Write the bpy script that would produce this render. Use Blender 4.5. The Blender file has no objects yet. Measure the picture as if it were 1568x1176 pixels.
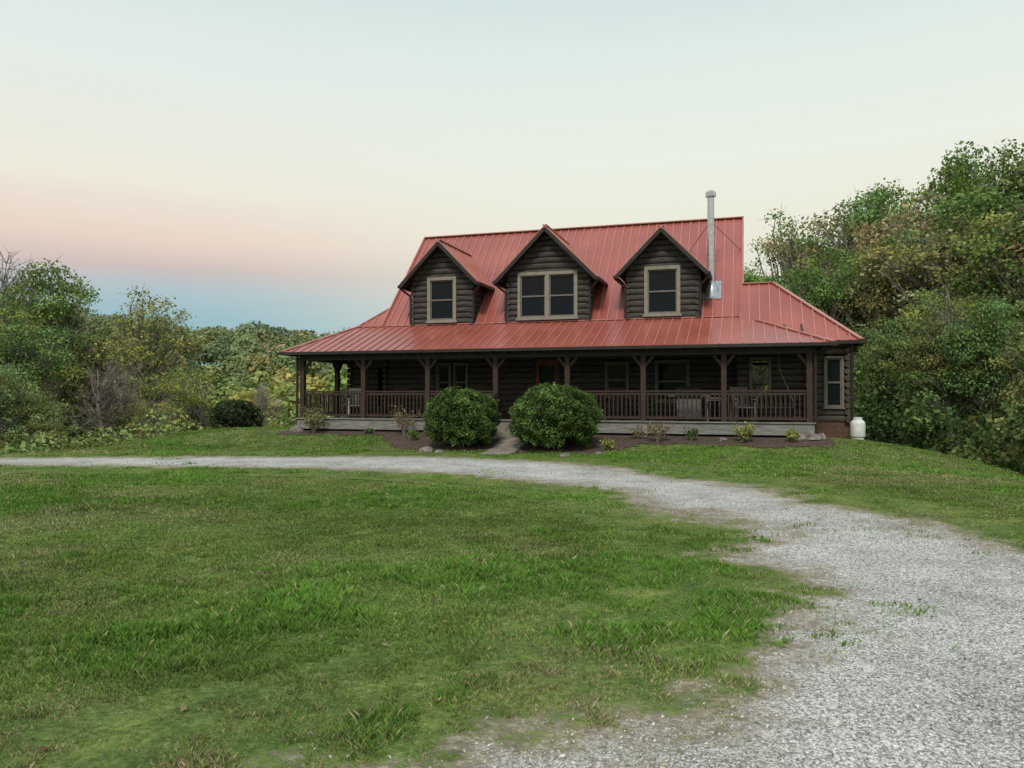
import bpy, math, random, bmesh
import numpy as np
from mathutils import Vector, Matrix
random.seed(7); rng=np.random.default_rng(7)
scene=bpy.context.scene
R=math.radians
# ------------------------------------------------------------------ helpers
def new_mat(name):
    m=bpy.data.materials.new(name); m.use_nodes=True
    nt=m.node_tree; b=nt.nodes['Principled BSDF']; return m,nt,b
def pmat(name,c1,c2=None,scale=3.0,rough=0.7,metal=0.0,bump=0.0,stretch=(1,1,1),detail=6,spec=0.4,bscale=None):
    m,nt,b=new_mat(name); N=nt.nodes; L=nt.links
    b.inputs['Roughness'].default_value=rough; b.inputs['Metallic'].default_value=metal
    b.inputs['Specular IOR Level'].default_value=spec
    c2=c2 or tuple(min(1,c*0.7) for c in c1)
    tc=N.new('ShaderNodeTexCoord'); mp=N.new('ShaderNodeMapping'); mp.inputs['Scale'].default_value=stretch
    L.new(tc.outputs['Object'],mp.inputs[0])
    no=N.new('ShaderNodeTexNoise'); no.inputs['Scale'].default_value=scale; no.inputs['Detail'].default_value=detail
    L.new(mp.outputs[0],no.inputs['Vector'])
    cr=N.new('ShaderNodeValToRGB'); cr.color_ramp.elements[0].position=.32; cr.color_ramp.elements[1].position=.68
    cr.color_ramp.elements[0].color=(*c2,1); cr.color_ramp.elements[1].color=(*c1,1)
    L.new(no.outputs['Fac'],cr.inputs[0]); L.new(cr.outputs[0],b.inputs['Base Color'])
    if bump>0:
        n2=N.new('ShaderNodeTexNoise'); n2.inputs['Scale'].default_value=bscale or scale*4; n2.inputs['Detail'].default_value=4
        L.new(mp.outputs[0],n2.inputs['Vector'])
        bp=N.new('ShaderNodeBump'); bp.inputs['Strength'].default_value=bump; bp.inputs['Distance'].default_value=.03
        L.new(n2.outputs['Fac'],bp.inputs['Height']); L.new(bp.outputs[0],b.inputs['Normal'])
    return m
def np_mesh(name,V,F,mats,cols=None,midx=None,attrs=None,smooth=False):
    V=np.asarray(V,dtype=np.float32); F=np.asarray(F,dtype=np.int32); k=F.shape[1]
    me=bpy.data.meshes.new(name)
    me.vertices.add(len(V)); me.vertices.foreach_set('co',V.ravel())
    me.loops.add(F.size); me.loops.foreach_set('vertex_index',F.ravel())
    me.polygons.add(len(F)); me.polygons.foreach_set('loop_start',np.arange(0,F.size,k,dtype=np.int32))
    for m in mats: me.materials.append(m)
    if midx is not None: me.polygons.foreach_set('material_index',np.asarray(midx,dtype=np.int32))
    me.update(calc_edges=True)
    if cols is not None:
        a=me.color_attributes.new('Col','FLOAT_COLOR','POINT')
        c=np.ones((len(V),4),dtype=np.float32); c[:,:3]=cols; a.data.foreach_set('color',c.ravel())
    if attrs:
        for n,v in attrs.items():
            a=me.attributes.new(n,'FLOAT','POINT'); a.data.foreach_set('value',np.asarray(v,dtype=np.float32))
    me.polygons.foreach_set('use_smooth',np.full(len(F),smooth))
    return me
def add_obj(name,me,parent=None,loc=None,rot=None,scale=None,color=None):
    o=bpy.data.objects.new(name,me); scene.collection.objects.link(o)
    if parent: o.parent=parent
    if loc is not None: o.location=loc
    if rot is not None: o.rotation_euler=rot
    if scale is not None: o.scale=scale
    if color is not None: o.color=(*color,1)
    return o
class MB:
    def __init__(s): s.v=[]; s.f=[]
    def face(s,pts):
        n=len(s.v); s.v+= [tuple(p) for p in pts]; s.f.append(tuple(range(n,n+len(pts))))
    def box(s,a,b):
        x0,y0,z0=[min(p,q) for p,q in zip(a,b)]; x1,y1,z1=[max(p,q) for p,q in zip(a,b)]
        n=len(s.v)
        s.v+=[(x0,y0,z0),(x1,y0,z0),(x1,y1,z0),(x0,y1,z0),(x0,y0,z1),(x1,y0,z1),(x1,y1,z1),(x0,y1,z1)]
        s.f+=[tuple(n+i for i in q) for q in ((0,3,2,1),(4,5,6,7),(0,1,5,4),(1,2,6,5),(2,3,7,6),(3,0,4,7))]
    def beam(s,p0,p1,w,h,up=(0,0,1)):
        p0=Vector(p0);p1=Vector(p1);d=(p1-p0).normalized();u=Vector(up)
        r=d.cross(u).normalized(); u=r.cross(d).normalized(); n=len(s.v)
        for p in (p0,p1):
            for a,b in ((-1,-1),(1,-1),(1,1),(-1,1)): s.v.append(tuple(p+r*(a*w/2)+u*(b*h/2)))
        s.f+=[tuple(n+i for i in q) for q in ((0,1,2,3),(7,6,5,4),(0,4,5,1),(1,5,6,2),(2,6,7,3),(3,7,4,0))]
    def tube(s,p0,p1,r0,r1=None,k=12,caps=True):
        r1=r0 if r1 is None else r1
        p0=Vector(p0);p1=Vector(p1);d=(p1-p0).normalized()
        a=Vector((0,0,1)) if abs(d.z)<.9 else Vector((1,0,0)); u=d.cross(a).normalized(); w=d.cross(u); n=len(s.v)
        for p,r in ((p0,r0),(p1,r1)):
            for i in range(k):
                t=2*math.pi*i/k; s.v.append(tuple(p+u*(r*math.cos(t))+w*(r*math.sin(t))))
        for i in range(k):
            j=(i+1)%k; s.f.append((n+i,n+j,n+k+j,n+k+i))
        if caps: s.f.append(tuple(n+i for i in range(k))[::-1]); s.f.append(tuple(n+k+i for i in range(k)))
    def lathe(s,c,prof,k=20):
        n=len(s.v)
        for r,z in prof:
            for i in range(k):
                t=2*math.pi*i/k; s.v.append((c[0]+r*math.cos(t),c[1]+r*math.sin(t),c[2]+z))
        for a in range(len(prof)-1):
            for i in range(k):
                j=(i+1)%k; s.f.append((n+a*k+i,n+a*k+j,n+(a+1)*k+j,n+(a+1)*k+i))
    def obj(s,name,mat,parent=None,smooth=False,loc=None,rot=None,bevel=0):
        me=bpy.data.meshes.new(name); me.from_pydata(s.v,[],s.f); me.materials.append(mat); me.update()
        if smooth:
            for p in me.polygons: p.use_smooth=True
        o=add_obj(name,me,parent,loc,rot)
        if bevel:
            b=o.modifiers.new('Bevel','BEVEL'); b.width=bevel; b.segments=2
        return o
def empty(name,loc=(0,0,0),rot=(0,0,0)):
    o=bpy.data.objects.new(name,None); scene.collection.objects.link(o); o.location=loc; o.rotation_euler=rot; return o
_tab=rng.random((256,256))
def vnoise(x,y,sc=1.0,off=0):
    x=np.asarray(x,dtype=float)/sc+off*17.3; y=np.asarray(y,dtype=float)/sc+off*9.1
    xi=np.floor(x).astype(int); yi=np.floor(y).astype(int); fx=x-xi; fy=y-yi
    fx=fx*fx*(3-2*fx); fy=fy*fy*(3-2*fy)
    a=_tab[xi%256,yi%256];b=_tab[(xi+1)%256,yi%256];c=_tab[xi%256,(yi+1)%256];d=_tab[(xi+1)%256,(yi+1)%256]
    return (a*(1-fx)+b*fx)*(1-fy)+(c*(1-fx)+d*fx)*fy
def fbm(x,y,sc,off=0): return .55*vnoise(x,y,sc,off)+.3*vnoise(x,y,sc*.45,off+1)+.15*vnoise(x,y,sc*.2,off+2)
# ------------------------------------------------------------------ terrain
A=R(17.0); CA,SA=math.cos(A),math.sin(A); HX,HY=0.6,24.0
def H(s,t,z=0): return (HX+s*CA+t*SA, HY-s*SA+t*CA, z)
def st(X,Y): dx=X-HX; dy=Y-HY; return dx*CA-dy*SA, dx*SA+dy*CA
def sstep(a,b,x):
    u=np.clip((x-a)/(b-a),0,1); return u*u*(3-2*u)
def dropf(d,c,mx,sl):
    d=np.maximum(d,0); d0=sl/(2*c)
    q=np.where(d<d0,c*d*d,c*d0*d0+2*c*d0*(d-d0)); return mx*(1-np.exp(-q/mx))
def terr(X,Y):
    X=np.asarray(X,dtype=float);Y=np.asarray(Y,dtype=float)
    s,t=st(X,Y)
    z=.40*sstep(-3.2,.3,t)
    dl=-.889*X+.458*Y-21.0
    dr=X-8.4
    db=Y-44
    z=z-np.maximum(np.maximum(dropf(dr,.04,7,.32),dropf(dl,.028,14,.33)),dropf(db,.02,13,.3))
    r=np.hypot(X,Y)
    z=z+sstep(90,290,r)*(26+11*(fbm(X,Y,70,3)-.5)*2)+sstep(300,900,r)*10
    z=z+ (fbm(X,Y,6,5)-.5)*.05*sstep(3,8,r)*(1-sstep(-5,-3,t))
    return z
def wild(X,Y):
    dl=-.889*X+.458*Y-21.0; dr=X-8.4; db=Y-40
    return np.maximum(np.maximum(dl-4.0,dr-4.6),db)
inner=[(-19,17.6),(-11.5,17.3),(-6.9,16.9),(-2.0,16.1),(.77,13.8),(2.07,11.3),(2.6,8.8),(2.5,6.9),(2.1,5.65),(1.45,4.78),(.76,4.15),(.05,3.74),(-.5,3.25),(-1.6,2.6),(-3,1.6),(-4,-4)]
outer=[(7.5,-4),(7.3,2),(6.5,5.2),(5.45,8.2),(4.86,11.1),(3.8,14.2),(1.77,18.0),(-1.46,20.1),(-6.75,20.3),(-13.2,19.7),(-19,19.6)]
poly=inner+outer
for _ in range(3):
    q=[]
    for i in range(len(poly)):
        a=poly[i];b=poly[(i+1)%len(poly)]
        q+=[(.75*a[0]+.25*b[0],.75*a[1]+.25*b[1]),(.25*a[0]+.75*b[0],.25*a[1]+.75*b[1])]
    poly=q
poly=np.array(poly)
def sdf(X,Y):
    X=np.asarray(X,dtype=float);Y=np.asarray(Y,dtype=float)
    d=np.full(X.shape,1e9); ins=np.zeros(X.shape,bool)
    for i in range(0,len(poly)):
        ax,ay=poly[i];bx,by=poly[(i+1)%len(poly)]
        ex,ey=bx-ax,by-ay; L2=ex*ex+ey*ey+1e-12
        h=np.clip(((X-ax)*ex+(Y-ay)*ey)/L2,0,1)
        d=np.minimum(d,(X-ax-h*ex)**2+(Y-ay-h*ey)**2)
        c=((ay>Y)!=(by>Y)); xx=ax+(Y-ay)*ex/(ey if abs(ey)>1e-9 else 1e-9); ins^=(c&(X<xx))
    d=np.sqrt(d); return np.where(ins,-d,d)
# ragged edge shared by sheet, blades and stones (>0 lawn, <0 gravel)
def edge(X,Y,sd=None):
    sd=sdf(X,Y) if sd is None else sd
    r=np.hypot(X,Y); amp=1.7*sstep(24,7,r)*(.35+.65*sstep(3.0,6.0,r))
    return sd+.12+(fbm(X,Y,1.25,8)-.5)*amp+(fbm(X,Y,.7,60)-.5)*.55+(vnoise(X,Y,.17,9)-.5)*.5
# ------------------------------------------------------------------ ground materials
def ground_mat(name,drive):
    m,nt,b=new_mat(name); N=nt.nodes; L=nt.links
    b.inputs['Roughness'].default_value=.9; b.inputs['Specular IOR Level'].default_value=.15
    tc=N.new('ShaderNodeTexCoord')
    def noise(sc,det=6,rough=.6):
        n=N.new('ShaderNodeTexNoise'); n.inputs['Scale'].default_value=sc; n.inputs['Detail'].default_value=det; n.inputs['Roughness'].default_value=rough
        L.new(tc.outputs['Object'],n.inputs['Vector']); return n.outputs['Fac']
    def ramp(f,stops):
        r=N.new('ShaderNodeValToRGB'); e=r.color_ramp.elements
        while len(e)<len(stops): e.new(.5)
        for i,(p,c) in enumerate(stops): e[i].position=p; e[i].color=(*c,1)
        L.new(f,r.inputs[0]); return r.outputs[0]
    def mix(f,a,bb,mode='MIX'):
        x=N.new('ShaderNodeMix'); x.data_type='RGBA'; x.blend_type=mode
        if isinstance(f,float): x.inputs[0].default_value=f
        else: L.new(f,x.inputs[0])
        L.new(a,x.inputs[6]); L.new(bb,x.inputs[7]); return x.outputs[2]
    def maprange(v,a,bb,c=0.,d=1.):
        x=N.new('ShaderNodeMapRange'); L.new(v,x.inputs[0]); x.inputs[1].default_value=a;x.inputs[2].default_value=bb;x.inputs[3].default_value=c;x.inputs[4].default_value=d; return x.outputs[0]
    def math_(op,a,bb):
        x=N.new('ShaderNodeMath'); x.operation=op
        for i,q in enumerate((a,bb)):
            if isinstance(q,(int,float)): x.inputs[i].default_value=q
            else: L.new(q,x.inputs[i])
        return x.outputs[0]
    fine=ramp(noise(22,8,.75),[(.3,(.034,.056,.013)),(.46,(.088,.132,.030)),(.6,(.155,.205,.060)),(.72,(.27,.27,.13))])
    broad=ramp(noise(.45,5),[(.35,(.75,.85,.7)),(.5,(1,1,1)),(.68,(1.4,1.2,1.1))])
    mid=ramp(noise(2.3,7,.7),[(.33,(.5,.60,.46)),(.5,(1,1,1)),(.66,(1.35,1.25,1.2))])
    lawn=mix(1.0,mix(1.0,fine,broad,'MULTIPLY'),mid,'MULTIPLY')
    floor=ramp(noise(1.2,6),[(.3,(.03,.04,.015)),(.7,(.09,.095,.035))])
    if not drive:
        at=N.new('ShaderNodeAttribute'); at.attribute_name='wild'
        f=maprange(math_('ADD',at.outputs['Fac'],math_('MULTIPLY',noise(1.5),2.0)),0,2)
        col=mix(f,lawn,floor)
        bh=noise(30,5); st_=.5
    else:
        at=N.new('ShaderNodeAttribute'); at.attribute_name='edge'
        a2=N.new('ShaderNodeAttribute'); a2.attribute_name='sd'
        vo=N.new('ShaderNodeTexVoronoi'); vo.inputs['Scale'].default_value=64; L.new(tc.outputs['Object'],vo.inputs['Vector'])
        sx=N.new('ShaderNodeSeparateColor'); L.new(vo.outputs['Color'],sx.inputs[0])
        stone=ramp(sx.outputs[0],[(0,(.20,.195,.18)),(.25,(.40,.395,.375)),(.65,(.56,.555,.53)),(1,(.74,.735,.715))])
        gap=maprange(vo.outputs['Distance'],.4,.85,1,.40)
        gc=N.new('ShaderNodeCombineColor')
        for i in range(3): L.new(gap,gc.inputs[i])
        stone=mix(1.0,stone,gc.outputs[0],'MULTIPLY')
        dust=ramp(noise(.9,8,.72),[(.35,(.70,.69,.66)),(.5,(1,.99,.97)),(.65,(1.2,1.19,1.16))])
        stone=mix(1.0,stone,dust,'MULTIPLY')
        soil=ramp(noise(16,9,.75),[(.3,(.10,.08,.055)),(.5,(.24,.20,.145)),(.62,(.38,.34,.27)),(.72,(.52,.49,.43))])
        n1=math_('SUBTRACT',noise(2.2,8,.75),.5); n2=math_('SUBTRACT',noise(11,6,.8),.5)
        e=math_('ADD',at.outputs['Fac'],math_('ADD',math_('MULTIPLY',n1,1.5),math_('MULTIPLY',n2,1.5)))
        c1=mix(maprange(e,-.75,-.05),stone,soil)
        col=mix(maprange(e,-.08,.30),c1,lawn)
        col=mix(maprange(a2.outputs['Fac'],.8,1.3),col,lawn)
        bh=math_('ADD',math_('MULTIPLY',vo.outputs['Distance'],-1.0),math_('MULTIPLY',noise(40,4),.7)); st_=.55
    L.new(col,b.inputs['Base Color'])
    bp=N.new('ShaderNodeBump'); bp.inputs['Strength'].default_value=st_; bp.inputs['Distance'].default_value=.015
    L.new(bh,bp.inputs['Height']); L.new(bp.outputs[0],b.inputs['Normal'])
    return m
def axis(lo,hi,step,far,g=1.22):
    a=list(np.arange(lo,hi+1e-6,step)); x=hi; d=step
    while x<far: d*=g; x+=d; a.append(x)
    x=lo; d=step
    while x>-far: d*=g; x-=d; a.insert(0,x)
    return np.array(a)
gx=axis(-26,22,.3,2500); gy=axis(-4,42,.3,2500)
XX,YY=np.meshgrid(gx,gy); nx,ny=len(gx),len(gy)
V=np.stack([XX.ravel(),YY.ravel(),terr(XX,YY).ravel()],1)
I=np.arange(nx*ny).reshape(ny,nx)
F=np.stack([I[:-1,:-1].ravel(),I[:-1,1:].ravel(),I[1:,1:].ravel(),I[1:,:-1].ravel()],1)
add_obj('lawn_ground',np_mesh('lawn_ground',V,F,[ground_mat('lawn',False)],attrs={'wild':wild(XX,YY).ravel()},smooth=True))
def sheet(name,x0,x1,y0,y1,step,fn,lim,mat,lift,extra=None):
    ax=np.arange(x0,x1,step); ay=np.arange(y0,y1,step); X,Y=np.meshgrid(ax,ay); d=fn(X,Y)
    V=np.stack([X.ravel(),Y.ravel(),terr(X,Y).ravel()+lift],1); I=np.arange(X.size).reshape(X.shape)
    F=np.stack([I[:-1,:-1].ravel(),I[:-1,1:].ravel(),I[1:,1:].ravel(),I[1:,:-1].ravel()],1)
    dr=d.ravel(); keep=(dr[F].min(1)<lim); F=F[keep]
    used=np.unique(F); mp=np.full(len(V),-1); mp[used]=np.arange(len(used))
    at={'sd':dr[used]}
    if extra: at['edge']=extra(X.ravel()[used],Y.ravel()[used],dr[used])
    return add_obj(name,np_mesh(name,V[used],mp[F],[mat],attrs=at,smooth=True))
sheet('gravel_driveway',-18.5,9.2,-3.8,22.0,.10,sdf,1.4,ground_mat('gravel',True),.014,edge)
def bed(X,Y):
    s,t=st(X,Y)
    w=.8+1.9*sstep(-5,-3,s)-1.4*sstep(2.4,3.8,s)
    w=w+.35*(vnoise(X,Y,.8,4)-.5)+.35*(vnoise(X,Y,.22,5)-.5)
    d=np.maximum(-t-w, t-.6); d=np.maximum(d,np.maximum(-8.6-s,s-8.6)); return d
mulch=pmat('mulch',(.13,.085,.062),(.038,.026,.021),scale=14,rough=.95,bump=.8,detail=10)
sheet('mulch_bed',-9,12,17,29,.08,bed,0.0,mulch,.02)
# ------------------------------------------------------------------ house materials
logm=pmat('dark_log',(.066,.058,.050),(.022,.019,.017),scale=3,stretch=(1,6,6),rough=.65,bump=.4)
loglow=pmat('brown_log',(.090,.068,.053),(.032,.024,.020),scale=3,stretch=(1,6,6),rough=.7,bump=.35)
redm=pmat('red_metal',(.37,.100,.076),(.27,.066,.050),scale=.55,rough=.30,metal=.0,spec=.85,bump=.14,bscale=1.1)
ribm=pmat('red_metal_rib_highlight',(.50,.21,.175),(.40,.15,.12),scale=2,rough=.32,spec=.8)  # paler than the roof red: seam highlights put into the colour
trim=pmat('dark_trim',(.030,.023,.019),(.016,.013,.011),scale=3,rough=.5)
postm=pmat('stained_post',(.060,.034,.024),(.028,.017,.012),scale=5,stretch=(5,5,1),rough=.7)
frame=pmat('window_frame',(.27,.245,.20),(.20,.18,.145),scale=6,rough=.6)
sash=pmat('window_sash',(.17,.16,.14),(.12,.11,.095),scale=6,rough=.6)
deckm=pmat('weathered_deck',(.27,.265,.245),(.14,.135,.12),scale=3,stretch=(1,8,8),rough=.85,bump=.3)
steel=pmat('galvanised_steel',(.62,.64,.65),(.45,.46,.47),scale=8,rough=.32,metal=.85)
dsteel=pmat('dull_metal',(.20,.20,.20),(.12,.12,.12),scale=8,rough=.5,metal=.5)
stonem=pmat('foundation_stone',(.27,.24,.21),(.11,.095,.08),scale=9,rough=.9,bump=.6)
brickm=pmat('foundation_brick',(.14,.075,.052),(.08,.045,.036),scale=14,rough=.9,bump=.4)
conc=pmat('concrete',(.30,.265,.225),(.16,.14,.12),scale=4,rough=.9,bump=.3,detail=9)
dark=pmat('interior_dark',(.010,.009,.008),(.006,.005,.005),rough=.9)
doorm=pmat('red_door',(.26,.05,.02),(.15,.03,.014),scale=5,rough=.5)
gm,nt,b=new_mat('window_glass'); b.inputs['Base Color'].default_value=(.008,.010,.012,1); b.inputs['Roughness'].default_value=.05; b.inputs['Specular IOR Level'].default_value=.2
nz=nt.nodes.new('ShaderNodeTexNoise'); nz.inputs['Scale'].default_value=1.5; bp=nt.nodes.new('ShaderNodeBump'); bp.inputs['Strength'].default_value=.03
nt.links.new(nz.outputs['Fac'],bp.inputs['Height']); nt.links.new(bp.outputs[0],b.inputs['Normal'])
house=empty('log_house',(HX,HY,0),(0,0,-A))
# ------------------------------------------------------------------ log walls
def log_wall(mb,P0,dx,nrm,z0,z1,xf,op=(),pitch=.2):
    P0=Vector(P0);dx=Vector(dx);nrm=Vector(nrm)
    n=int(math.ceil((z1-z0)/pitch-1e-6))
    for i in range(n):
        za=z0+i*pitch; zb=min(za+pitch,z1); zc=(za+zb)/2
        a,b_=xf(zc)
        if b_-a<.06: continue
        cuts=[(a,b_)]
        for o in op:
            if o[2]<zc<o[3]:
                nc=[]
                for (p,q) in cuts:
                    if o[1]<=p or o[0]>=q: nc.append((p,q)); continue
                    if o[0]>p: nc.append((p,o[0]))
                    if o[1]<q: nc.append((o[1],q))
                cuts=nc
        jit=random.uniform(-.006,.008)
        for (p,q) in cuts:
            base=len(mb.v); K=7
            for k in range(K):
                ph=-math.pi/2+math.pi*k/(K-1); off=(.075+jit)*max(0,math.cos(ph))**.7
                z=zc+(zb-za)/2*math.sin(ph)*.999
                aa,bb=xf(z); pp=aa if abs(p-a)<1e-6 else p; qq=bb if abs(q-b_)<1e-6 else q
                if qq<pp: pp=qq=(pp+qq)/2
                for x in (pp,qq):
                    v=P0+dx*x+nrm*off; mb.v.append((v.x,v.y,z))
            for k in range(K-1):
                mb.f.append((base+2*k,base+2*k+1,base+2*k+3,base+2*k+2))
            for e in (0,1): mb.f.append(tuple(base+2*k+e for k in range(K)))
TW=2.4; SL=1.0256; ZB=4.1
def zmain(t): return ZB+SL*(t-TW)
def tmain(z): return TW+(z-ZB)/SL
HW=6.15
main=MB()
wins_low=[(-4.15,-2.95,1.35,2.75),(3.55,4.65,1.35,2.75),(-.6,.4,.8,2.9),(1.9,2.7,1.5,2.7)]
log_wall(main,(0,TW,0),(1,0,0),(0,-1,0),.8,3.9,lambda z:(-HW,HW),wins_low)
TB=10.2
def gx_(z):
    if z<=4.1: return (TW,TB)
    return (tmain(z)+.02,2*6.3-tmain(z)-.02)
log_wall(main,(HW,0,0),(0,1,0),(1,0,0),.8,7.95,gx_)
log_wall(main,(-HW,0,0),(0,1,0),(-1,0,0),.8,7.95,gx_)
log_wall(main,(0,TB,0),(1,0,0),(0,1,0),.8,4.1,lambda z:(-HW,HW))
for i in range(16):
    z=.9+.2*i
    if z<3.8:
        for s in (-HW,HW): main.tube((s,TW-.16,z),(s,TW+.1,z),.09,k=10)
main.obj('log_walls',loglow,house)
rooms=MB()
log_wall(rooms,(0,2.6,0),(1,0,0),(0,-1,0),.8,3.5,lambda z:(-7.7,-HW),[(-6.55,-6.2,1.3,2.7)])
log_wall(rooms,(-7.7,0,0),(0,1,0),(-1,0,0),.8,3.5,lambda z:(2.6,7.5))
log_wall(rooms,(0,7.5,0),(1,0,0),(0,1,0),.8,3.5,lambda z:(-7.7,-HW))
RF=1.4; RB=5.4; RS=9.25
opF=[(6.5,7.12,1.55,2.75),(8.6,9.14,1.2,2.75)]
log_wall(rooms,(0,RF,0),(1,0,0),(0,-1,0),.8,3.3,lambda z:(HW,RS),opF)
log_wall(rooms,(RS,0,0),(0,1,0),(1,0,0),.8,3.3,lambda z:(RF,RB),[(2.2,4.4,1.2,2.7)])
log_wall(rooms,(0,RB,0),(1,0,0),(0,1,0),.8,3.3,lambda z:(HW,RS),[(6.4,7.5,1.2,2.75),(8,9,1.2,2.7)])
for i in range(13):
    z=.9+.2*i
    rooms.tube((RS,RF-.16,z),(RS,RF+.1,z),.09,k=10); rooms.tube((8.15,RF-.20,z),(8.15,RF+.1,z),.095,k=10)
    rooms.tube((-7.7,2.44,z),(-7.7,2.7,z),.09,k=10)
rooms.obj('side_room_walls',loglow,house)
fb=MB(); fb.box((HW+.05,RF-.03,-.9),(RS+.03,RB+.03,.80)); fb.box((-HW,TW,-.6),(HW,TB,.8)); fb.box((-7.7,2.6,-.6),(-HW-.01,7.5,.8)); fb.obj('foundation',brickm,house)
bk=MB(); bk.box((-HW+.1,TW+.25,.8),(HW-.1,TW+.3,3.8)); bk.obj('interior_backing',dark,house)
# ------------------------------------------------------------------ windows
fr=MB(); sh=MB(); gl=MB()
def window(c,t,w,z0,z1,fw=.11,glass=True):
    a,b_=c-w/2,c+w/2; d=.11
    fr.box((a,t-d,z0),(a+fw,t+.05,z1)); fr.box((b_-fw,t-d,z0),(b_,t+.05,z1))
    fr.box((a+fw,t-d,z1-fw),(b_-fw,t+.05,z1)); fr.box((a-.04,t-d-.03,z0-.0),(b_+.04,t-d,z0+fw*.7)); fr.box((a+fw,t-d,z0),(b_-fw,t+.05,z0+fw))
    ia,ib,iz0,iz1=a+fw,b_-fw,z0+fw,z1-fw; zm=(iz0+iz1)/2
    for (x0,x1,y0,y1) in ((ia,ia+.04,iz0,iz1),(ib-.04,ib,iz0,iz1),(ia+.04,ib-.04,iz0,iz0+.05),(ia+.04,ib-.04,iz1-.04,iz1),(ia+.04,ib-.04,zm-.025,zm+.025)):
        sh.box((x0,t-.06,y0),(x1,t+.03,y1))
    if glass: gl.box((ia+.04,t-.02,iz0+.04),(ib-.04,t-.01,iz1-.04))
DC=[(-3.95,1.12,1.45,7.05),(-.08,1.40,1.75,7.32),(3.79,1.12,1.45,7.05)]
window(-3.95,TW,1.1,4.17,5.80); window(3.79,TW,1.16,4.17,5.82)
fr.box((-.08-1.05,TW-.11,4.17),(-.08-.95,TW+.05,5.82)); fr.box((-.08+.95,TW-.11,4.17),(-.08+1.05,TW+.05,5.82))
fr.box((-.08-.95,TW-.11,5.71),(-.08+.95,TW+.05,5.82)); fr.box((-.08-.95,TW-.11,4.17),(-.08+.95,TW+.05,4.28)); fr.box((-.08-.07,TW-.11,4.28),(-.08+.07,TW+.05,5.71)); fr.box((-1.18,TW-.15,4.17),(1.02,TW-.11,4.25))
for a,b_ in ((-1.03,-.15),(-.01,.87)):
    for (x0,x1,y0,y1) in ((a,a+.04,4.28,5.71),(b_-.04,b_,4.28,5.71),(a+.04,b_-.04,4.28,4.33),(a+.04,b_-.04,5.67,5.71),(a+.04,b_-.04,4.97,5.02)):
        sh.box((x0,TW-.06,y0),(x1,TW+.03,y1))
    gl.box((a+.04,TW-.02,4.32),(b_-.04,TW-.01,5.67))
fr.obj('upper_window_frames',frame,house); sh.obj('upper_window_sashes',sash,house)
fr=MB(); sh=MB()
for (c,w,z0,z1) in ((-3.87,.56,1.35,2.75),(-3.23,.56,1.35,2.75),(4.1,1.1,1.35,2.75),(2.3,.8,1.5,2.7)):
    window(c,TW,w,z0,z1,fw=.07)
window(8.87,RF,.54,1.2,2.75,fw=.06); window(6.81,RF,.62,1.55,2.75,fw=.05,glass=False); window(6.95,RB,1.1,1.2,2.75,fw=.06,glass=False); window(8.5,RB,1.0,1.2,2.7,fw=.06)
lf=pmat('lower_window_frame',(.17,.155,.13),(.12,.105,.09),scale=6,rough=.6)
fr.obj('lower_window_frames',lf,house); sh.obj('lower_window_sashes',lf,house); gl.obj('window_glass',gm,house)
d=MB(); d.box((-.5,TW-.04,.82),(.3,TW+.02,1.5)); d.box((-.5,TW-.04,1.5),(-.38,TW+.02,2.82)); d.box((.18,TW-.04,1.5),(.3,TW+.02,2.82)); d.box((-.38,TW-.04,2.6),(.18,TW+.02,2.82)); d.box((-.38,TW-.06,.95),(-.13,TW-.04,1.35)); d.box((-.07,TW-.06,.95),(.18,TW-.04,1.35)); d.obj('front_door',doorm,house)
d=MB(); d.box((-.38,TW-.02,1.5),(.18,TW-.01,2.6)); d.obj('door_glass',gm,house)
d=MB(); d.box((-.6,TW-.09,.8),(-.5,TW+.05,2.9)); d.box((.3,TW-.09,.8),(.4,TW+.05,2.9)); d.box((-.5,TW-.09,2.82),(.3,TW+.05,2.92)); d.obj('door_casing',trim,house)
d=MB(); d.tube((.23,TW-.1,1.75),(.23,TW-.04,1.75),.03); d.obj('door_knob',steel,house)
# ------------------------------------------------------------------ roof
roofp=MB(); ribs=MB(); under=MB()
def roof(pl,ax,step=.31,th=.07,phase=.1):
    P=[Vector(p) for p in pl]; n=(P[1]-P[0]).cross(P[2]-P[0])
    if n.z<0: n=-n
    n.normalize()
    roofp.face(P)
    Q=[p-n*th for p in P]; under.face([q for q in Q][::-1])
    for i in range(len(P)):
        j=(i+1)%len(P); under.face([P[i]-n*.03,Q[i],Q[j],P[j]-n*.03]); roofp.face([P[i],P[i]-n*.03,P[j]-n*.03,P[j]])
    i0=0 if ax=='s' else 1; i1=1-i0
    lo=min(p[i0] for p in P); hi=max(p[i0] for p in P)
    c=math.ceil((lo+.02-phase)/step)*step+phase
    def zf(x,y): return P[0].z-(n.x*(x-P[0].x)+n.y*(y-P[0].y))/n.z
    while c<hi-.02:
        hits=[]
        for i in range(len(P)):
            a=P[i];b_=P[(i+1)%len(P)]
            if (a[i0]-c)*(b_[i0]-c)<0:
                u=(c-a[i0])/(b_[i0]-a[i0]); hits.append(a[i1]+u*(b_[i1]-a[i1]))
        if len(hits)>=2 and max(hits)-min(hits)>.08:
            e=[]
            for h in (min(hits),max(hits)):
                xy=(c,h) if i0==0 else (h,c); e.append(Vector((*xy,zf(*xy)))+n*.012)
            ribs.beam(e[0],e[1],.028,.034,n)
        c+=step
ES=8.7; EF=-.4; EZ=3.06; RH=6.3
front=[(-ES,EF,EZ),(ES,EF,EZ),(RH,TW,ZB),(-7.35,TW,ZB)]
roof(front,'s')
roof([(-RH,TW,ZB),(RH,TW,ZB),(RH,6.3,8.1),(-RH,6.3,8.1)],'s')
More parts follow.
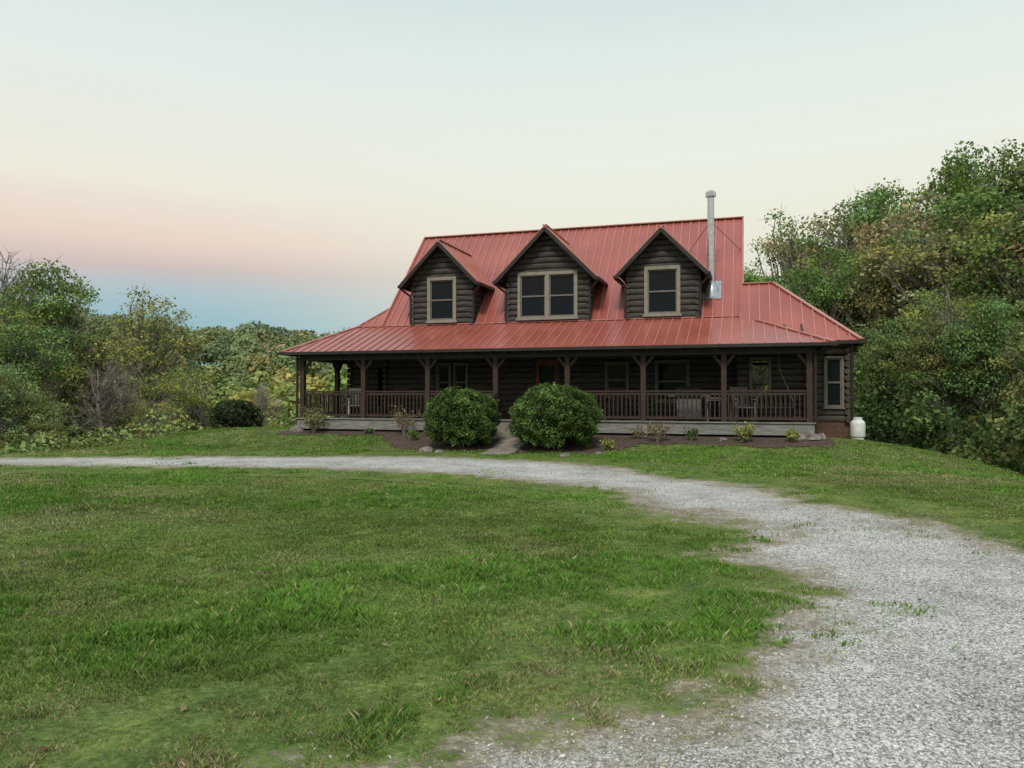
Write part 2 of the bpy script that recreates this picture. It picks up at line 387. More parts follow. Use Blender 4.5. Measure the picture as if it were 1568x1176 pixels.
roof([(-7.35,TW,ZB),(-RH-.001,TW,ZB),(-RH-.001,3.18,4.9)],'s')
roof([(-RH,10.5,zmain(2.1)),(RH,10.5,zmain(2.1)),(RH,6.3,8.1),(-RH,6.3,8.1)],'s')
roof([(-ES,EF,EZ),(-7.35,TW,ZB),(-RH,3.18,4.9),(-RH,9.3,4.9),(-ES,9.3,EZ)],'t')
roof([(ES,EF,EZ),(RH,TW,ZB),(RH,4.0,ZB),(ES,4.0,EZ)],'t')
roof([(6.2,1.06,3.2),(9.6,1.06,3.2),(7.26,3.4,5.26),(6.2,3.4,5.26)],'s',phase=.3)
roof([(9.6,1.06,3.2),(9.6,5.74,3.2),(7.26,3.4,5.26)],'t')
roof([(6.2,5.74,3.2),(9.6,5.74,3.2),(7.26,3.4,5.26),(6.2,3.4,5.26)],'s')
for (c,hw,hr,za) in DC:
    ze=5.55; tf=1.98; tv=tmain(ze); tr=tmain(za)
    for sg in (-1,1):
        roof([(c,tf,za),(c+sg*hr,tf,ze),(c+sg*hr,tv,ze),(c,tr,za)],'t',th=.09)
cap=MB()
def ridge(a,b_,w=.16): cap.beam(Vector(a)+Vector((0,0,.025)),Vector(b_)+Vector((0,0,.025)),w,.035)
ridge((-RH,6.3,8.1),(RH,6.3,8.1),.22); ridge((-ES,EF,EZ),(-7.35,TW,ZB),.13); ridge((ES,EF,EZ),(RH,TW,ZB),.13); ridge((-7.35,TW,ZB),(-RH,3.18,4.9),.1)
ridge((9.6,1.06,3.2),(7.26,3.4,5.26),.16); ridge((7.26,3.4,5.26),(6.3,3.4,5.26),.16); ridge((9.6,5.74,3.2),(7.26,3.4,5.26))
for (c,hw,hr,za) in DC:
    ridge((c,1.97,za),(c,tmain(za)-.05,za),.15)
    for sg in (-1,1): cap.beam((c,1.965,za-.01),(c+sg*(hr+.02),1.965,5.54),.03,.05)
for sg in (-1,1): cap.beam((sg*(RH+.01),TW-.02,ZB+.0),(sg*(RH+.01),6.3,8.11),.05,.14)
cap.beam((-7.35,TW,ZB+.02),(RH,TW,ZB+.02),.12,.03)
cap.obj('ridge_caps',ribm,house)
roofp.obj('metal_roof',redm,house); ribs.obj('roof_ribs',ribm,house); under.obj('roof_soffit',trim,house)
g=MB()
g.box((-ES-.02,EF-.10,EZ-.10),(ES+.02,EF-.01,EZ-.01)); g.box((-ES-.11,EF-.10,EZ-.10),(-ES-.02,9.3,EZ-.01)); g.box((ES+.02,EF-.10,EZ-.10),(ES+.11,1.0,EZ-.01))
g.box((8.8,.95,3.09),(9.7,1.05,3.19)); g.box((9.61,1.05,3.09),(9.7,5.8,3.19))
for (c,hw,hr,za) in DC:
    for sg in (-1,1):
        g.beam((c+sg*.0,1.95,za-.10),(c+sg*(hr+.02),1.95,5.55-.10),.05,.12)
        g.box((c+sg*(hr+.005),1.95,5.42),(c+sg*(hr+.10),tmain(5.45),5.52))
        g.tube((c+sg*(hr+.05),2.05,5.42),(c+sg*(hw+.08),TW-.1,5.15),.04,k=8); g.tube((c+sg*(hw+.08),TW-.1,5.17),(c+sg*(hw+.08),TW-.1,4.15),.04,k=8)
g.tube((8.25,-.12,2.95),(8.25,-.12,.5),.045,k=8); g.tube((8.55,-.42,2.95),(8.25,-.12,2.75),.045,k=8)
g.tube((-8.25,-.12,2.95),(-8.25,-.12,.4),.045,k=8); g.tube((9.35,RF-.18,3.1),(9.35,RF-.18,.5),.045,k=8)
g.obj('gutters_and_downspouts',trim,house)
dm=MB()
for (c,hw,hr,za) in DC:
    def xf(z,c=c,hw=hw,hr=hr,za=za):
        w=min(hw,(za-.12-z)*hr/(za-5.55)); return (c-w,c+w)
    ww=1.05 if hw>1.2 else .56
    log_wall(dm,(0,TW,0),(1,0,0),(0,-1,0),4.12,za-.15,xf,[(c-ww+.05,c+ww-.05,4.2,5.78)])
    for sg in (-1,1):
        log_wall(dm,(c+sg*hw,0,0),(0,1,0),(sg,0,0),4.12,5.55+.25,lambda z:(TW,tmain(z)+.05))
    for i in range(7):
        for sg in (-1,1): dm.tube((c+sg*hw,TW-.10,4.22+.2*i),(c+sg*hw,TW+.1,4.22+.2*i),.085,k=10)
dm.obj('dormer_walls',logm,house)
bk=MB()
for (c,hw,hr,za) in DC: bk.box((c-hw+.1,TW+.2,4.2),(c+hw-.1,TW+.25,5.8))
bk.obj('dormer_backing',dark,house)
# ------------------------------------------------------------------ stove pipe
p=MB(); ps,pt=5.29,3.35; pz=zmain(pt)
p.lathe((ps,pt,0),[(.26,pz-.25),(.24,pz+.10),(.15,pz+.22),(.145,pz+.28),(.115,pz+.28),(.112,pz+1.2),(.12,pz+1.2),(.12,pz+1.26),(.112,pz+1.26),(.112,pz+2.2),(.12,pz+2.2),(.12,pz+2.26),(.112,pz+2.26),(.112,8.15),(.10,8.15),(.10,8.22),(.17,8.22),(.175,8.36),(.10,8.42),(0,8.44)],24)
o=p.obj('stove_pipe',steel,house,smooth=True); m_=o.modifiers.new('e','EDGE_SPLIT'); m_.split_angle=R(35)
p=MB(); p.face([(ps-.33,pt-.33,zmain(pt-.33)+.035),(ps+.33,pt-.33,zmain(pt-.33)+.035),(ps+.33,pt+.33,zmain(pt+.33)+.035),(ps-.33,pt+.33,zmain(pt+.33)+.035)]); p.obj('pipe_flashing',steel,house)
p=MB(); p.tube((ps,pt,7.4),(ps+.95,4.9,zmain(4.9)),.012,k=6); p.tube((ps,pt,7.4),(ps-.8,5.0,zmain(5.0)),.012,k=6); p.obj('pipe_braces',dsteel,house)
# ------------------------------------------------------------------ porch
dk=MB(); dk.box((-8.2,-.15,.72),(8.2,TW-.06,.80)); dk.box((-8.2,TW-.06,.72),(-7.72,9,.80))
dk.box((-8.22,-.19,.47),(8.22,-.152,.79)); dk.box((-8.24,-.15,.47),(-8.203,9,.79)); dk.box((8.203,-.15,.47),(8.24,RF-.1,.79)); dk.box((-8.25,-.23,.80),(8.25,-.1,.835))
dk.obj('porch_deck',deckm,house)
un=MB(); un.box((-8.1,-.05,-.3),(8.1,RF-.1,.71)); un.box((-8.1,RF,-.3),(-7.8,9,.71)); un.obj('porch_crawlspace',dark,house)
po=MB(); PS=[-8.1+i*16.2/7 for i in range(8)]
def post(s,t,dirs):
    po.box((s-.075,t-.075,.8),(s+.075,t+.075,2.78))
    for dx,dy in dirs: po.beam((s+dx*.05,t+dy*.05,2.46),(s+dx*.30,t+dy*.30,2.76),.08,.08,(0,1,0) if dx else (1,0,0))
for i,s in enumerate(PS): post(s,0,([(1,0)] if i<7 else [])+([(-1,0)] if i>0 else []))
for t in (2.3,4.6,6.9,9.0): post(-8.1,t,[(0,-1),(0,1)] if t<9 else [(0,-1)])
po.obj('porch_posts',postm,house)
po=MB()
po.box((-8.19,-.09,2.78),(8.19,.09,2.96)); po.box((-8.19,.09,2.78),(-8.01,9.1,2.96)); po.box((8.01,.09,2.78),(8.19,RF-.1,2.96))
for i in range(34):
    s=-8.0+i*16/33; z0=EZ-.13; po.beam((s,EF+.02,z0),(s,2.3,z0+.371*2.7),.05,.10)
po.obj('porch_beams',trim,house)
ra=MB()
def rail(a,b_):
    a=Vector((*a,0));b_=Vector((*b_,0)); L=(b_-a).length; d=(b_-a)/L
    ra.beam(a+d*.07+Vector((0,0,1.72)),b_-d*.07+Vector((0,0,1.72)),.10,.045); ra.beam(a+d*.07+Vector((0,0,1.64)),b_-d*.07+Vector((0,0,1.64)),.04,.07); ra.beam(a+d*.07+Vector((0,0,.93)),b_-d*.07+Vector((0,0,.93)),.04,.07)
    n=int(L/.125)
    for i in range(1,n):
        p=a+d*(L*i/n); ra.box((p.x-.018,p.y-.018,.93),(p.x+.018,p.y+.018,1.64))
for i in range(7):
    if i!=3: rail((PS[i],0),(PS[i+1],0))
rail((-8.1,0),(-8.1,2.3)); rail((-8.1,2.3),(-8.1,4.6)); rail((-8.1,4.6),(-8.1,6.9)); rail((8.1,0),(8.1,RF-.1))
ra.obj('porch_railing',postm,house)
sp=MB()
for i in range(4):
    z1=.64-.16*i; sp.box((-1.05,-.20-.3*(i+1),-.1),(.95,-.20-.3*i,z1))
sp.obj('front_steps',conc,house,bevel=.01)
hr_=MB()
for s in (-1.1,1.0):
    hr_.beam((s,-.15,1.65),(s,-1.3,1.05),.05,.05); hr_.box((s-.04,-1.34,.1),(s+.04,-1.26,1.08))
    for i in range(6):
        t=-.25-.17*i; hr_.box((s-.012,t-.012,.35),(s+.012,t+.012,1.63-.52*(-t-.15)))
hr_.obj('step_handrails',trim,house)
def rock(name,X,Y,r,parent=None,z=None,fl=.55):
    if z is None: z=float(terr(X,Y))
    me=bpy.data.meshes.new(name); bm=bmesh.new(); bmesh.ops.create_icosphere(bm,subdivisions=2,radius=r)
    ph=rng.uniform(0,6,3)
    for v in bm.verts:
        n=v.co.normalized(); k=1+.22*math.sin(2.3*n.x+ph[0])*math.sin(2.7*n.y+ph[1])+.12*math.sin(5*n.z+4*n.x+ph[2]); v.co=v.co*k; v.co.z*=fl
    bm.to_mesh(me); bm.free(); me.materials.append(stonem); add_obj(name,me,parent,(X,Y,z+.03),(0,0,ph[0]))
for (s,t,r) in ((8.1,-.3,.24),(7.85,-.4,.17),(8.35,-.2,.17),(-8.2,-.3,.2),(-7.95,-.4,.15),(-8.3,0,.15)):
    rock('corner_stone',s,t,r,house,.36,.9)
def wk(X,Y):
    cx=-.55+ (Y-20.3)*.22; return np.maximum(np.abs(X-cx)-.42+.06*vnoise(X,Y,.3,6),np.maximum(20.4-Y,Y-23.0))
sheet('concrete_walkway',-2,1.5,19.8,23.2,.06,wk,0,conc,.035)
# ------------------------------------------------------------------ vegetation
def leaf_material(name,trans=.35):
    m=bpy.data.materials.new(name); m.use_nodes=True; nt=m.node_tree; N=nt.nodes; L=nt.links; N.clear()
    out=N.new('ShaderNodeOutputMaterial'); at=N.new('ShaderNodeAttribute'); at.attribute_name='Col'
    oi=N.new('ShaderNodeObjectInfo'); mx=N.new('ShaderNodeMix'); mx.data_type='RGBA'; mx.blend_type='MULTIPLY'; mx.inputs[0].default_value=1
    L.new(at.outputs['Color'],mx.inputs[6]); L.new(oi.outputs['Color'],mx.inputs[7])
    df=N.new('ShaderNodeBsdfDiffuse'); tr=N.new('ShaderNodeBsdfTranslucent'); ms=N.new('ShaderNodeMixShader'); ms.inputs[0].default_value=trans
    L.new(mx.outputs[2],df.inputs[0]); L.new(mx.outputs[2],tr.inputs[0]); L.new(df.outputs[0],ms.inputs[1]); L.new(tr.outputs[0],ms.inputs[2]); L.new(ms.outputs[0],out.inputs[0])
    return m
leafm=leaf_material('foliage',.3); grassm=leaf_material('grass_blades',.3)
bark=pmat('bark',(.30,.265,.22),(.14,.12,.10),scale=8,stretch=(1,1,.3),rough=.95,bump=.5)
def rdir(n):
    v=rng.normal(size=(n,3)); return v/np.linalg.norm(v,axis=1,keepdims=True)
def leaf_quads(P,size,up=.3,out=None):
    n=len(P); nn=rdir(n); nn[:,2]=nn[:,2]+up
    if out is not None: nn=nn+out
    nn/=np.linalg.norm(nn,axis=1,keepdims=True)
    t=np.cross(nn,rdir(n)); t/=np.linalg.norm(t,axis=1,keepdims=True)+1e-9; b_=np.cross(nn,t)
    s=(size if np.ndim(size) else np.full(n,size))[:,None]
    V=np.empty((n,4,3)); V[:,0]=P-t*s*.5; V[:,1]=P+b_*s*.36; V[:,2]=P+t*s*.5; V[:,3]=P-b_*s*.36
    return V.reshape(-1,3), np.arange(4*n).reshape(n,4)
def np_tube(pts,rad,k=5):
    pts=np.array(pts,float); m=len(pts); V=[]
    for i in range(m):
        d=pts[min(i+1,m-1)]-pts[max(i-1,0)]; d/=np.linalg.norm(d)+1e-9
        a=np.array([0,0,1.]) if abs(d[2])<.9 else np.array([1.,0,0]); u=np.cross(d,a); u/=np.linalg.norm(u); w=np.cross(d,u)
        for j in range(k):
            th=2*math.pi*j/k; V.append(pts[i]+rad[i]*(u*math.cos(th)+w*math.sin(th)))
    F=[(i*k+j,i*k+(j+1)%k,(i+1)*k+(j+1)%k,(i+1)*k+j) for i in range(m-1) for j in range(k)]
    return np.array(V),np.array(F)
def tree_mesh(name,a=3.2,base=.25,nclump=90,lpc=260,lsize=.12,crad=.75,h=10,bare=0,egg=0.0,big=9):
    Vs=[];Fs=[];Cs=[];Ms=[]; off=0
    def push(V,F,C,mi):
        nonlocal off
        Vs.append(V);Fs.append(F+off);Cs.append(C);Ms.append(np.full(len(F),mi)); off+=len(V)
    zc=h*(base+1)/2; cz=h*(1-base)/2
    tp=[np.array([0,0,-.6])]; x=y=0
    for i in range(1,9):
        x+=rng.normal()*.14; y+=rng.normal()*.14; tp.append(np.array([x,y,h*.9*i/8]))
    tr=[.17*(1-.88*i/8)+.01 for i in range(9)]
    V,F=np_tube(tp,tr,8); push(V,F,np.ones((len(V),3)),0)
    bg_=[]
    for i in range(big):
        d=rdir(1)[0]
        bg_.append((np.array([d[0]*a*.62,d[1]*a*.62,zc+d[2]*cz*.66]),rng.uniform(.34,.56)*a))
    bg_.append((np.array([0,0,zc+cz*.55]),.4*a)); bg_.append((np.array([0,0,zc]),.5*a))
    cl=[]
    for i in range(nclump):
        bc,br=bg_[rng.integers(len(bg_))]
        d=rdir(1)[0]; c=bc+d*br*np.array([1,1,1.1*min(1.3,cz/a)])*rng.random()**.33
        c[2]=max(.2,min(c[2],h-.3)); cl.append((c,br))
    for c,u in cl:
        ti=min(.85,max(.12,(c[2]/h)*.72-.03)); k=ti*8/.9; i=int(min(7,k)); p0=tp[i]+(tp[i+1]-tp[i])*(k-i)
        mid=(p0+c)/2+np.array([rng.normal()*.2,rng.normal()*.2,-.05*np.linalg.norm(c-p0)+.1])
        r0=.03+.015*rng.random()+.008*np.linalg.norm(c-p0)
        V,F=np_tube([p0,(p0+mid)/2+rng.normal(size=3)*.05,mid,(mid+c)/2+rng.normal(size=3)*.08,c],[r0,r0*.8,r0*.6,r0*.4,.008],4); push(V,F,np.ones((len(V),3)),0)
        for q in range(3 if not bare else 11):
            e=c+rdir(1)[0]*crad*rng.uniform(.5,1.3)+np.array([0,0,.2*bare]); V,F=np_tube([(mid+c)/2 if q%2 else c,(c+e)/2+rng.normal(size=3)*.06,e],[.016,.010,.004],3); push(V,F,np.ones((len(V),3)),0)
        r=crad*rng.uniform(.5,1.2); n=int(lpc*rng.uniform(.5,1.4)*(r/crad)**2)
        if n<1: continue
        dn=rdir(n); dn[:,2]=np.where(rng.random(n)<.5,np.abs(dn[:,2]),dn[:,2])
        dd=dn*(rng.random(n)**.35)[:,None]*r*np.array([1.15,1.15,.7])
        dd+=rng.normal(size=(n,3))*.07
        P=c+dd; V,F=leaf_quads(P,lsize*rng.uniform(.6,1.35,n),up=.5,out=dn*.9)
        tone=rng.uniform(.6,1.45); hue=rng.normal()*.09
        col=np.ones((n,3))*tone*rng.uniform(.7,1.35,(n,1)); col[:,0]*=1+hue+rng.normal(size=n)*.08; col[:,2]*=1-hue
        push(V,F,np.repeat(np.clip(col,.1,3),4,0),1)
    return np_mesh(name,np.concatenate(Vs),np.concatenate(Fs),[bark,leafm],cols=np.concatenate(Cs),midx=np.concatenate(Ms))
T={}
T['broad']=[tree_mesh('broad_a',3.3,.18,125,165,.14,.72),tree_mesh('broad_b',3.0,.22,115,165,.14,.68),tree_mesh('broad_c',3.2,.25,120,160,.14,.68)]
T['tall']=[tree_mesh('tall_a',2.3,.2,110,170,.14,.6),tree_mesh('tall_b',2.6,.25,100,170,.14,.62)]
T['sparse']=[tree_mesh('sparse_a',2.8,.22,120,65,.14,.6),tree_mesh('sparse_b',2.4,.2,110,65,.14,.55)]
T['bushy']=[tree_mesh('bushy_a',4.2,.0,150,180,.18,.9),tree_mesh('bushy_b',3.8,.0,140,180,.18,.9)]
T['bare']=[tree_mesh('bare_a',2.6,.2,90,7,.12,.8,bare=1)]
G=(.165,.245,.078); DG=(.085,.140,.050); YG=(.32,.355,.105); OR=(.34,.275,.15); OL=(.235,.245,.09); YE=(.52,.42,.10); BR=(.29,.235,.15); LG=(.27,.345,.125)
def tree(kind,nm,X,Y,top,tint,wf=1.0):
    z=float(terr(X,Y))-.1; sc=(top-z)/9.9
    me=random.choice(T[kind]); j=[random.uniform(.9,1.12) for _ in range(3)]
    add_obj(nm,me,None,(X,Y,z),(0,0,random.uniform(0,6.28)),(sc*wf,sc*wf,sc),(tint[0]*j[0],tint[1]*j[1],tint[2]*j[2]))
for a in [
 ('sparse','maple_tree',15.6,49,11.2,LG,1.1),('sparse','maple_tree',17.0,46,12.6,OR,1.0),('sparse','maple_tree',18.4,50,13.4,LG,1.0),('sparse','oak_tree',19.4,44,13.8,OR,1.1),('tall','oak_tree',21.4,48,14.2,G,.9),('broad','oak_tree',23.2,47,14.2,G,.75),
 ('broad','oak_tree',24.6,43,14.4,G,.7),('broad','oak_tree',27.0,44,15.4,G,.75),('tall','oak_tree',29.0,43,15.2,OL,.9),('broad','oak_tree',29,37,13,G,.85),
 ('sparse','oak_tree',21.0,41,12.0,OR,1.1),('tall','maple_tree',13.9,43,8.8,G,1.2),('broad','maple_tree',15.9,38.5,8.6,G,.9),('broad','oak_tree',18.0,37,8.8,OL,.9),
 ('sparse','oak_tree',19.0,35,9.2,OR,1.3),('broad','oak_tree',20.6,34,9.8,OL,.9),('broad','oak_tree',21.5,31,9.6,G,.85),('sparse','oak_tree',22.5,30,9,BR,1.4),
 ('bushy','dogwood_tree',15.2,32,4.6,G,.8),('bushy','dogwood_tree',16.2,29.5,4.8,OL,.8),('bushy','dogwood_tree',16.9,27,4.6,G,.8),('bushy','dogwood_tree',17.3,24.5,4.6,OL,.8),('bushy','dogwood_tree',18.2,22,4.6,DG,.8),
 ('bushy','dogwood_tree',13.2,33,3.2,DG,.8),('bushy','dogwood_tree',18.5,32,6.2,OL,.8),('sparse','dogwood_tree',16.0,28.0,6.2,G,1.0),('sparse','oak_tree',17.4,41,10.2,G,1.2),('tall','maple_tree',22,38,12,G,1.1),
 ('tall','maple_tree',32,44,15,G,1.2),('broad','oak_tree',33,36,13,OL,1),('broad','oak_tree',26,27,9,G,1),
 # left
 ('bushy','dogwood_tree',-19.8,29.5,3.0,LG,.9),('broad','oak_tree',-24.5,37,5.7,G,1.0),('broad','oak_tree',-26.0,43,8.6,G,.85),('bare','ash_tree',-30.0,45,9.9,BR,1.0),('broad','oak_tree',-31,43,7.0,G,.9),
 ('sparse','maple_tree',-24.8,46,5.6,YG,1.4),('sparse','maple_tree',-26.0,55,9.0,YG,1.1),('sparse','maple_tree',-28,52,6.6,LG,1.3),('bare','ash_tree',-19.6,37,3.4,BR,1.2),('sparse','dogwood_tree',-17.6,38,1.4,YG,1.4),
 ('bushy','dogwood_tree',-18.8,31,1.6,LG,.9),('bushy','dogwood_tree',-20.5,42,1.6,OL,.9),('sparse','maple_tree',-22,48,3.2,YG,1.3),('sparse','maple_tree',-24,58,4.6,YG,1.1),
 ('broad','maple_tree',-21.5,64,1.2,YE,1.0),('broad','maple_tree',-18.5,66,1.4,YE,.9),('broad','maple_tree',-24.2,69,1.6,YG,1.0),('sparse','maple_tree',-16.5,56,.2,YE,1.3),('sparse','maple_tree',-14.6,58,2.0,YG,1.1),
 ('bare','ash_tree',-15.6,48,2.4,BR,1.0),('broad','oak_tree',-11,60,3.2,LG,1),('broad','oak_tree',-7,60,4.0,YG,1),('broad','maple_tree',-29,60,5.0,YG,1),('broad','oak_tree',-36,52,8,G,1),
 ('bushy','dogwood_tree',-22.5,31.5,3.4,G,.9),('broad','oak_tree',-2,62,4,G,1),('broad','oak_tree',5,60,5,G,1),('broad','oak_tree',11,56,7,LG,1)]:
    tree(*a)
def mass(name,regs,n,tints,lpb=280,ls=.19,hmax=2.2):
    Vs=[];Fs=[];Cs=[];off=0
    for i in range(n):
        X,Y=regs(); z=float(terr(X,Y)); r=rng.uniform(.5,1.3); c=np.array([X,Y,z+rng.uniform(-.1,hmax-.6)])
        m=int(lpb*rng.uniform(.6,1.3)*r); dn=rdir(m); P=c+dn*(rng.random(m)**.4)[:,None]*r*np.array([1.1,1.1,.85])+rng.normal(size=(m,3))*.1
        V,F=leaf_quads(P,ls*rng.uniform(.5,1.3,m),up=.5,out=dn*.8); t=np.array(tints[rng.integers(len(tints))])*rng.uniform(.55,1.35)
        C=t*rng.uniform(.6,1.4,(m,1)); Vs.append(V);Fs.append(F+off);Cs.append(np.repeat(C,4,0)); off+=len(V)
    return add_obj(name,np_mesh(name,np.concatenate(Vs),np.concatenate(Fs),[leafm],cols=np.concatenate(Cs)),color=(1,1,1))
def regR():
    Y=rng.uniform(14,44); X=13.6+rng.uniform(0,1)**1.6*7+ (3.0 if Y<20 else 0)*(20-Y)/6-.25*max(0,Y-32)*.6; return X,Y
def regL():
    u=rng.uniform(0,1)**1.2; w=rng.uniform(0,1)**1.2*8+4.4; px,py=-17+u*9.5,13.4+u*18.5
    return px-.889*w+3.2,py+.458*w+3.2
mass('forest_undergrowth',regR,180,[DG,DG,G,OL],hmax=2.4)
mass('forest_undergrowth',regL,75,[G,LG,YG,OL,LG],hmax=.9)
def distant():
    tv=[]
    for k in range(6):
        n=280; d=rdir(n); d[:,2]=np.abs(d[:,2])*1.1-.15; lob=rdir(6); f=.7+np.max(np.maximum(0,d@lob.T)**5,1)*.4
        tv.append((d*f[:,None]*np.array([1,1,1.25]),d))
    Vs=[];Fs=[];Cs=[];off=0; cnt=0
    pal=np.array([(.24,.30,.095),(.18,.245,.08),(.31,.34,.10),(.44,.38,.11),(.15,.205,.08),(.38,.30,.13)])
    while cnt<1900:
        ang=rng.uniform(-.85,.85); r=math.sqrt(rng.uniform(62**2,330**2)); X=r*math.sin(ang);Y=r*math.cos(ang)
        if Y<50: continue
        if X>8 and r>130: continue
        cnt+=1; s=rng.uniform(2.4,4.3)*(1+.2*(r>180)); hgt=rng.uniform(4.5,9) if r>95 else rng.uniform(2.5,4.5)
        P,D=tv[rng.integers(6)]; P=P*s*np.array([1,1,rng.uniform(.8,1.2)])
        P=P+rng.normal(size=P.shape)*.25+np.array([X,Y,float(terr(X,Y))+hgt])
        V,F=leaf_quads(P,rng.uniform(.6,1.3,len(P)),up=.5,out=D*1.2)
        t=pal[rng.choice(6,p=[.28,.18,.24,.14,.10,.06])]*rng.uniform(.7,1.3); haze=min(1,max(0,(r-80)/250)); t=t*(1-haze*.5)+np.array([.26,.31,.28])*haze*.5  # distance haze blended into the crown colours, stronger further off
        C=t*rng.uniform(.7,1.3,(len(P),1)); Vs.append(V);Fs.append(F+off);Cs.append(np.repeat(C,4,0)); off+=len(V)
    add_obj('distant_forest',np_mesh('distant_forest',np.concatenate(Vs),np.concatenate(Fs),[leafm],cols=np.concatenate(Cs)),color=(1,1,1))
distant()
def bush(name,X,Y,rx,ry,h,tint,n=30000,ls=.05,core=True):
    z=float(terr(X,Y)); d=rdir(n); d[:,2]=np.where(d[:,2]<-.75,-d[:,2],d[:,2])
    az=np.arctan2(d[:,1],d[:,0]); lump=1+.05*np.sin(3*az+X)+.05*np.sin(5*az+d[:,2]*4)+.05*np.sin(9*az+7*d[:,2]+X)+ .045*np.sin(14*d[:,2]+4*az)+.03*np.sin(17*az-9*d[:,2])
    fl=np.sign(d)*np.abs(d)**.88
    u=1-np.abs(rng.normal(size=n))*.055+ (rng.random(n)<.04)*.08*rng.random(n)
    P=fl*(lump*u)[:,None]*np.array([rx,ry,h/2])+np.array([0,0,h/2]); P[:,2]=np.maximum(P[:,2],.03)
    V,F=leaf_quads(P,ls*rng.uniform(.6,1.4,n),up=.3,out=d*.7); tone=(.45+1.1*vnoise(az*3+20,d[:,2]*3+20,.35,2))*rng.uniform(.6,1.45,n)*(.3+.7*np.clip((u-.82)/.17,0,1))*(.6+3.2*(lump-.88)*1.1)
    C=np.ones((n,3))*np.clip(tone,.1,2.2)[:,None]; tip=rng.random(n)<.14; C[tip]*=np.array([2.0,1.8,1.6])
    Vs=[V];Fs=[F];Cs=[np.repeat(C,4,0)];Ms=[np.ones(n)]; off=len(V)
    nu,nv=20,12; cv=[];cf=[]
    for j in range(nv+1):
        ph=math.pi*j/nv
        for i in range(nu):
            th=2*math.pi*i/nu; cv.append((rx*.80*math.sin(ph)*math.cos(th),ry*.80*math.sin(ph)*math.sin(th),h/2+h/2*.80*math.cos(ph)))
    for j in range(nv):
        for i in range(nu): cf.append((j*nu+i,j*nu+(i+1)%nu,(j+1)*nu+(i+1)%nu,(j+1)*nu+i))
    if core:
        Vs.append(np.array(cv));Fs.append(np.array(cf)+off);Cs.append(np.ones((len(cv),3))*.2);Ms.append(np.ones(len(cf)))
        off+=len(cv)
    for k in range(7):
        a0=rng.uniform(0,6.28); Vt,Ft=np_tube([(0.1*math.cos(a0),.1*math.sin(a0),-.1),(rx*.3*math.cos(a0),ry*.3*math.sin(a0),h*.3),(rx*.6*math.cos(a0),ry*.6*math.sin(a0),h*.6)],[.035,.02,.008],5)
        Vs.append(Vt);Fs.append(Ft+off);Cs.append(np.ones((len(Vt),3)));Ms.append(np.zeros(len(Ft)));off+=len(Vt)
    add_obj(name,np_mesh(name,np.concatenate(Vs),np.concatenate(Fs),[bark,leafm],cols=np.concatenate(Cs),midx=np.concatenate(Ms)),None,(X,Y,z-.03),(0,0,0),None,tint)
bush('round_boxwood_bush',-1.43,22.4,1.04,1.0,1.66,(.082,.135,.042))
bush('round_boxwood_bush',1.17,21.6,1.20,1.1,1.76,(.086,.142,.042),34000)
bush('dark_shrub',-11.7,32.6,1.0,1.0,1.5,(.05,.07,.035),12000,.07)
def small(name,s,t,r,h,tint,n=900,ls=.07):
    X,Y,_=H(s,t); z=float(terr(X,Y)); Vs=[];Fs=[];Cs=[];Ms=[];off=0
    for k in range(14):
        a0=rng.uniform(0,6.28); e=np.array([r*math.cos(a0)*rng.uniform(.4,1),r*math.sin(a0)*rng.uniform(.4,1),h*rng.uniform(.6,1)])
        V,F=np_tube([(0,0,-.05),e*np.array([.4,.4,.55]),e],[.014,.009,.004],4); Vs.append(V);Fs.append(F+off);Cs.append(np.ones((len(V),3)));Ms.append(np.zeros(len(F)));off+=len(V)
        m=n//14; P=e*rng.uniform(.5,1.05,(m,1))+rng.normal(size=(m,3))*.07*r/.35; P[:,2]=np.maximum(P[:,2],.04)
        V,F=leaf_quads(P,ls*rng.uniform(.6,1.3,m)); Vs.append(V);Fs.append(F+off);Cs.append(np.repeat(np.ones((m,3))*rng.uniform(.5,1.5,(m,1)),4,0));Ms.append(np.ones(m));off+=len(V)
    add_obj(name,np_mesh(name,np.concatenate(Vs),np.concatenate(Fs),[bark,leafm],cols=np.concatenate(Cs),midx=np.concatenate(Ms)),None,(X,Y,z),None,None,tint)
for s,t,r,h,tn,n in ((-7.3,-.6,.40,.8,(.24,.24,.11),900),(-4.0,-.7,.45,.85,(.25,.19,.12),350),(-3.3,-1.4,.2,.3,G,300),(-5.3,-.6,.15,.2,DG,200),(4.0,-1.1,.35,.55,(.22,.18,.1),300),(6.3,-.9,.34,.5,(.36,.36,.14),700),(7.6,-.8,.22,.35,YG,350),(4.9,-.8,.2,.35,DG,200),(2.8,-2.2,.2,.3,YG,200),(3.4,-.7,.25,.3,BR,200)):
    small('garden_shrub',s,t,r,h,tn,n)
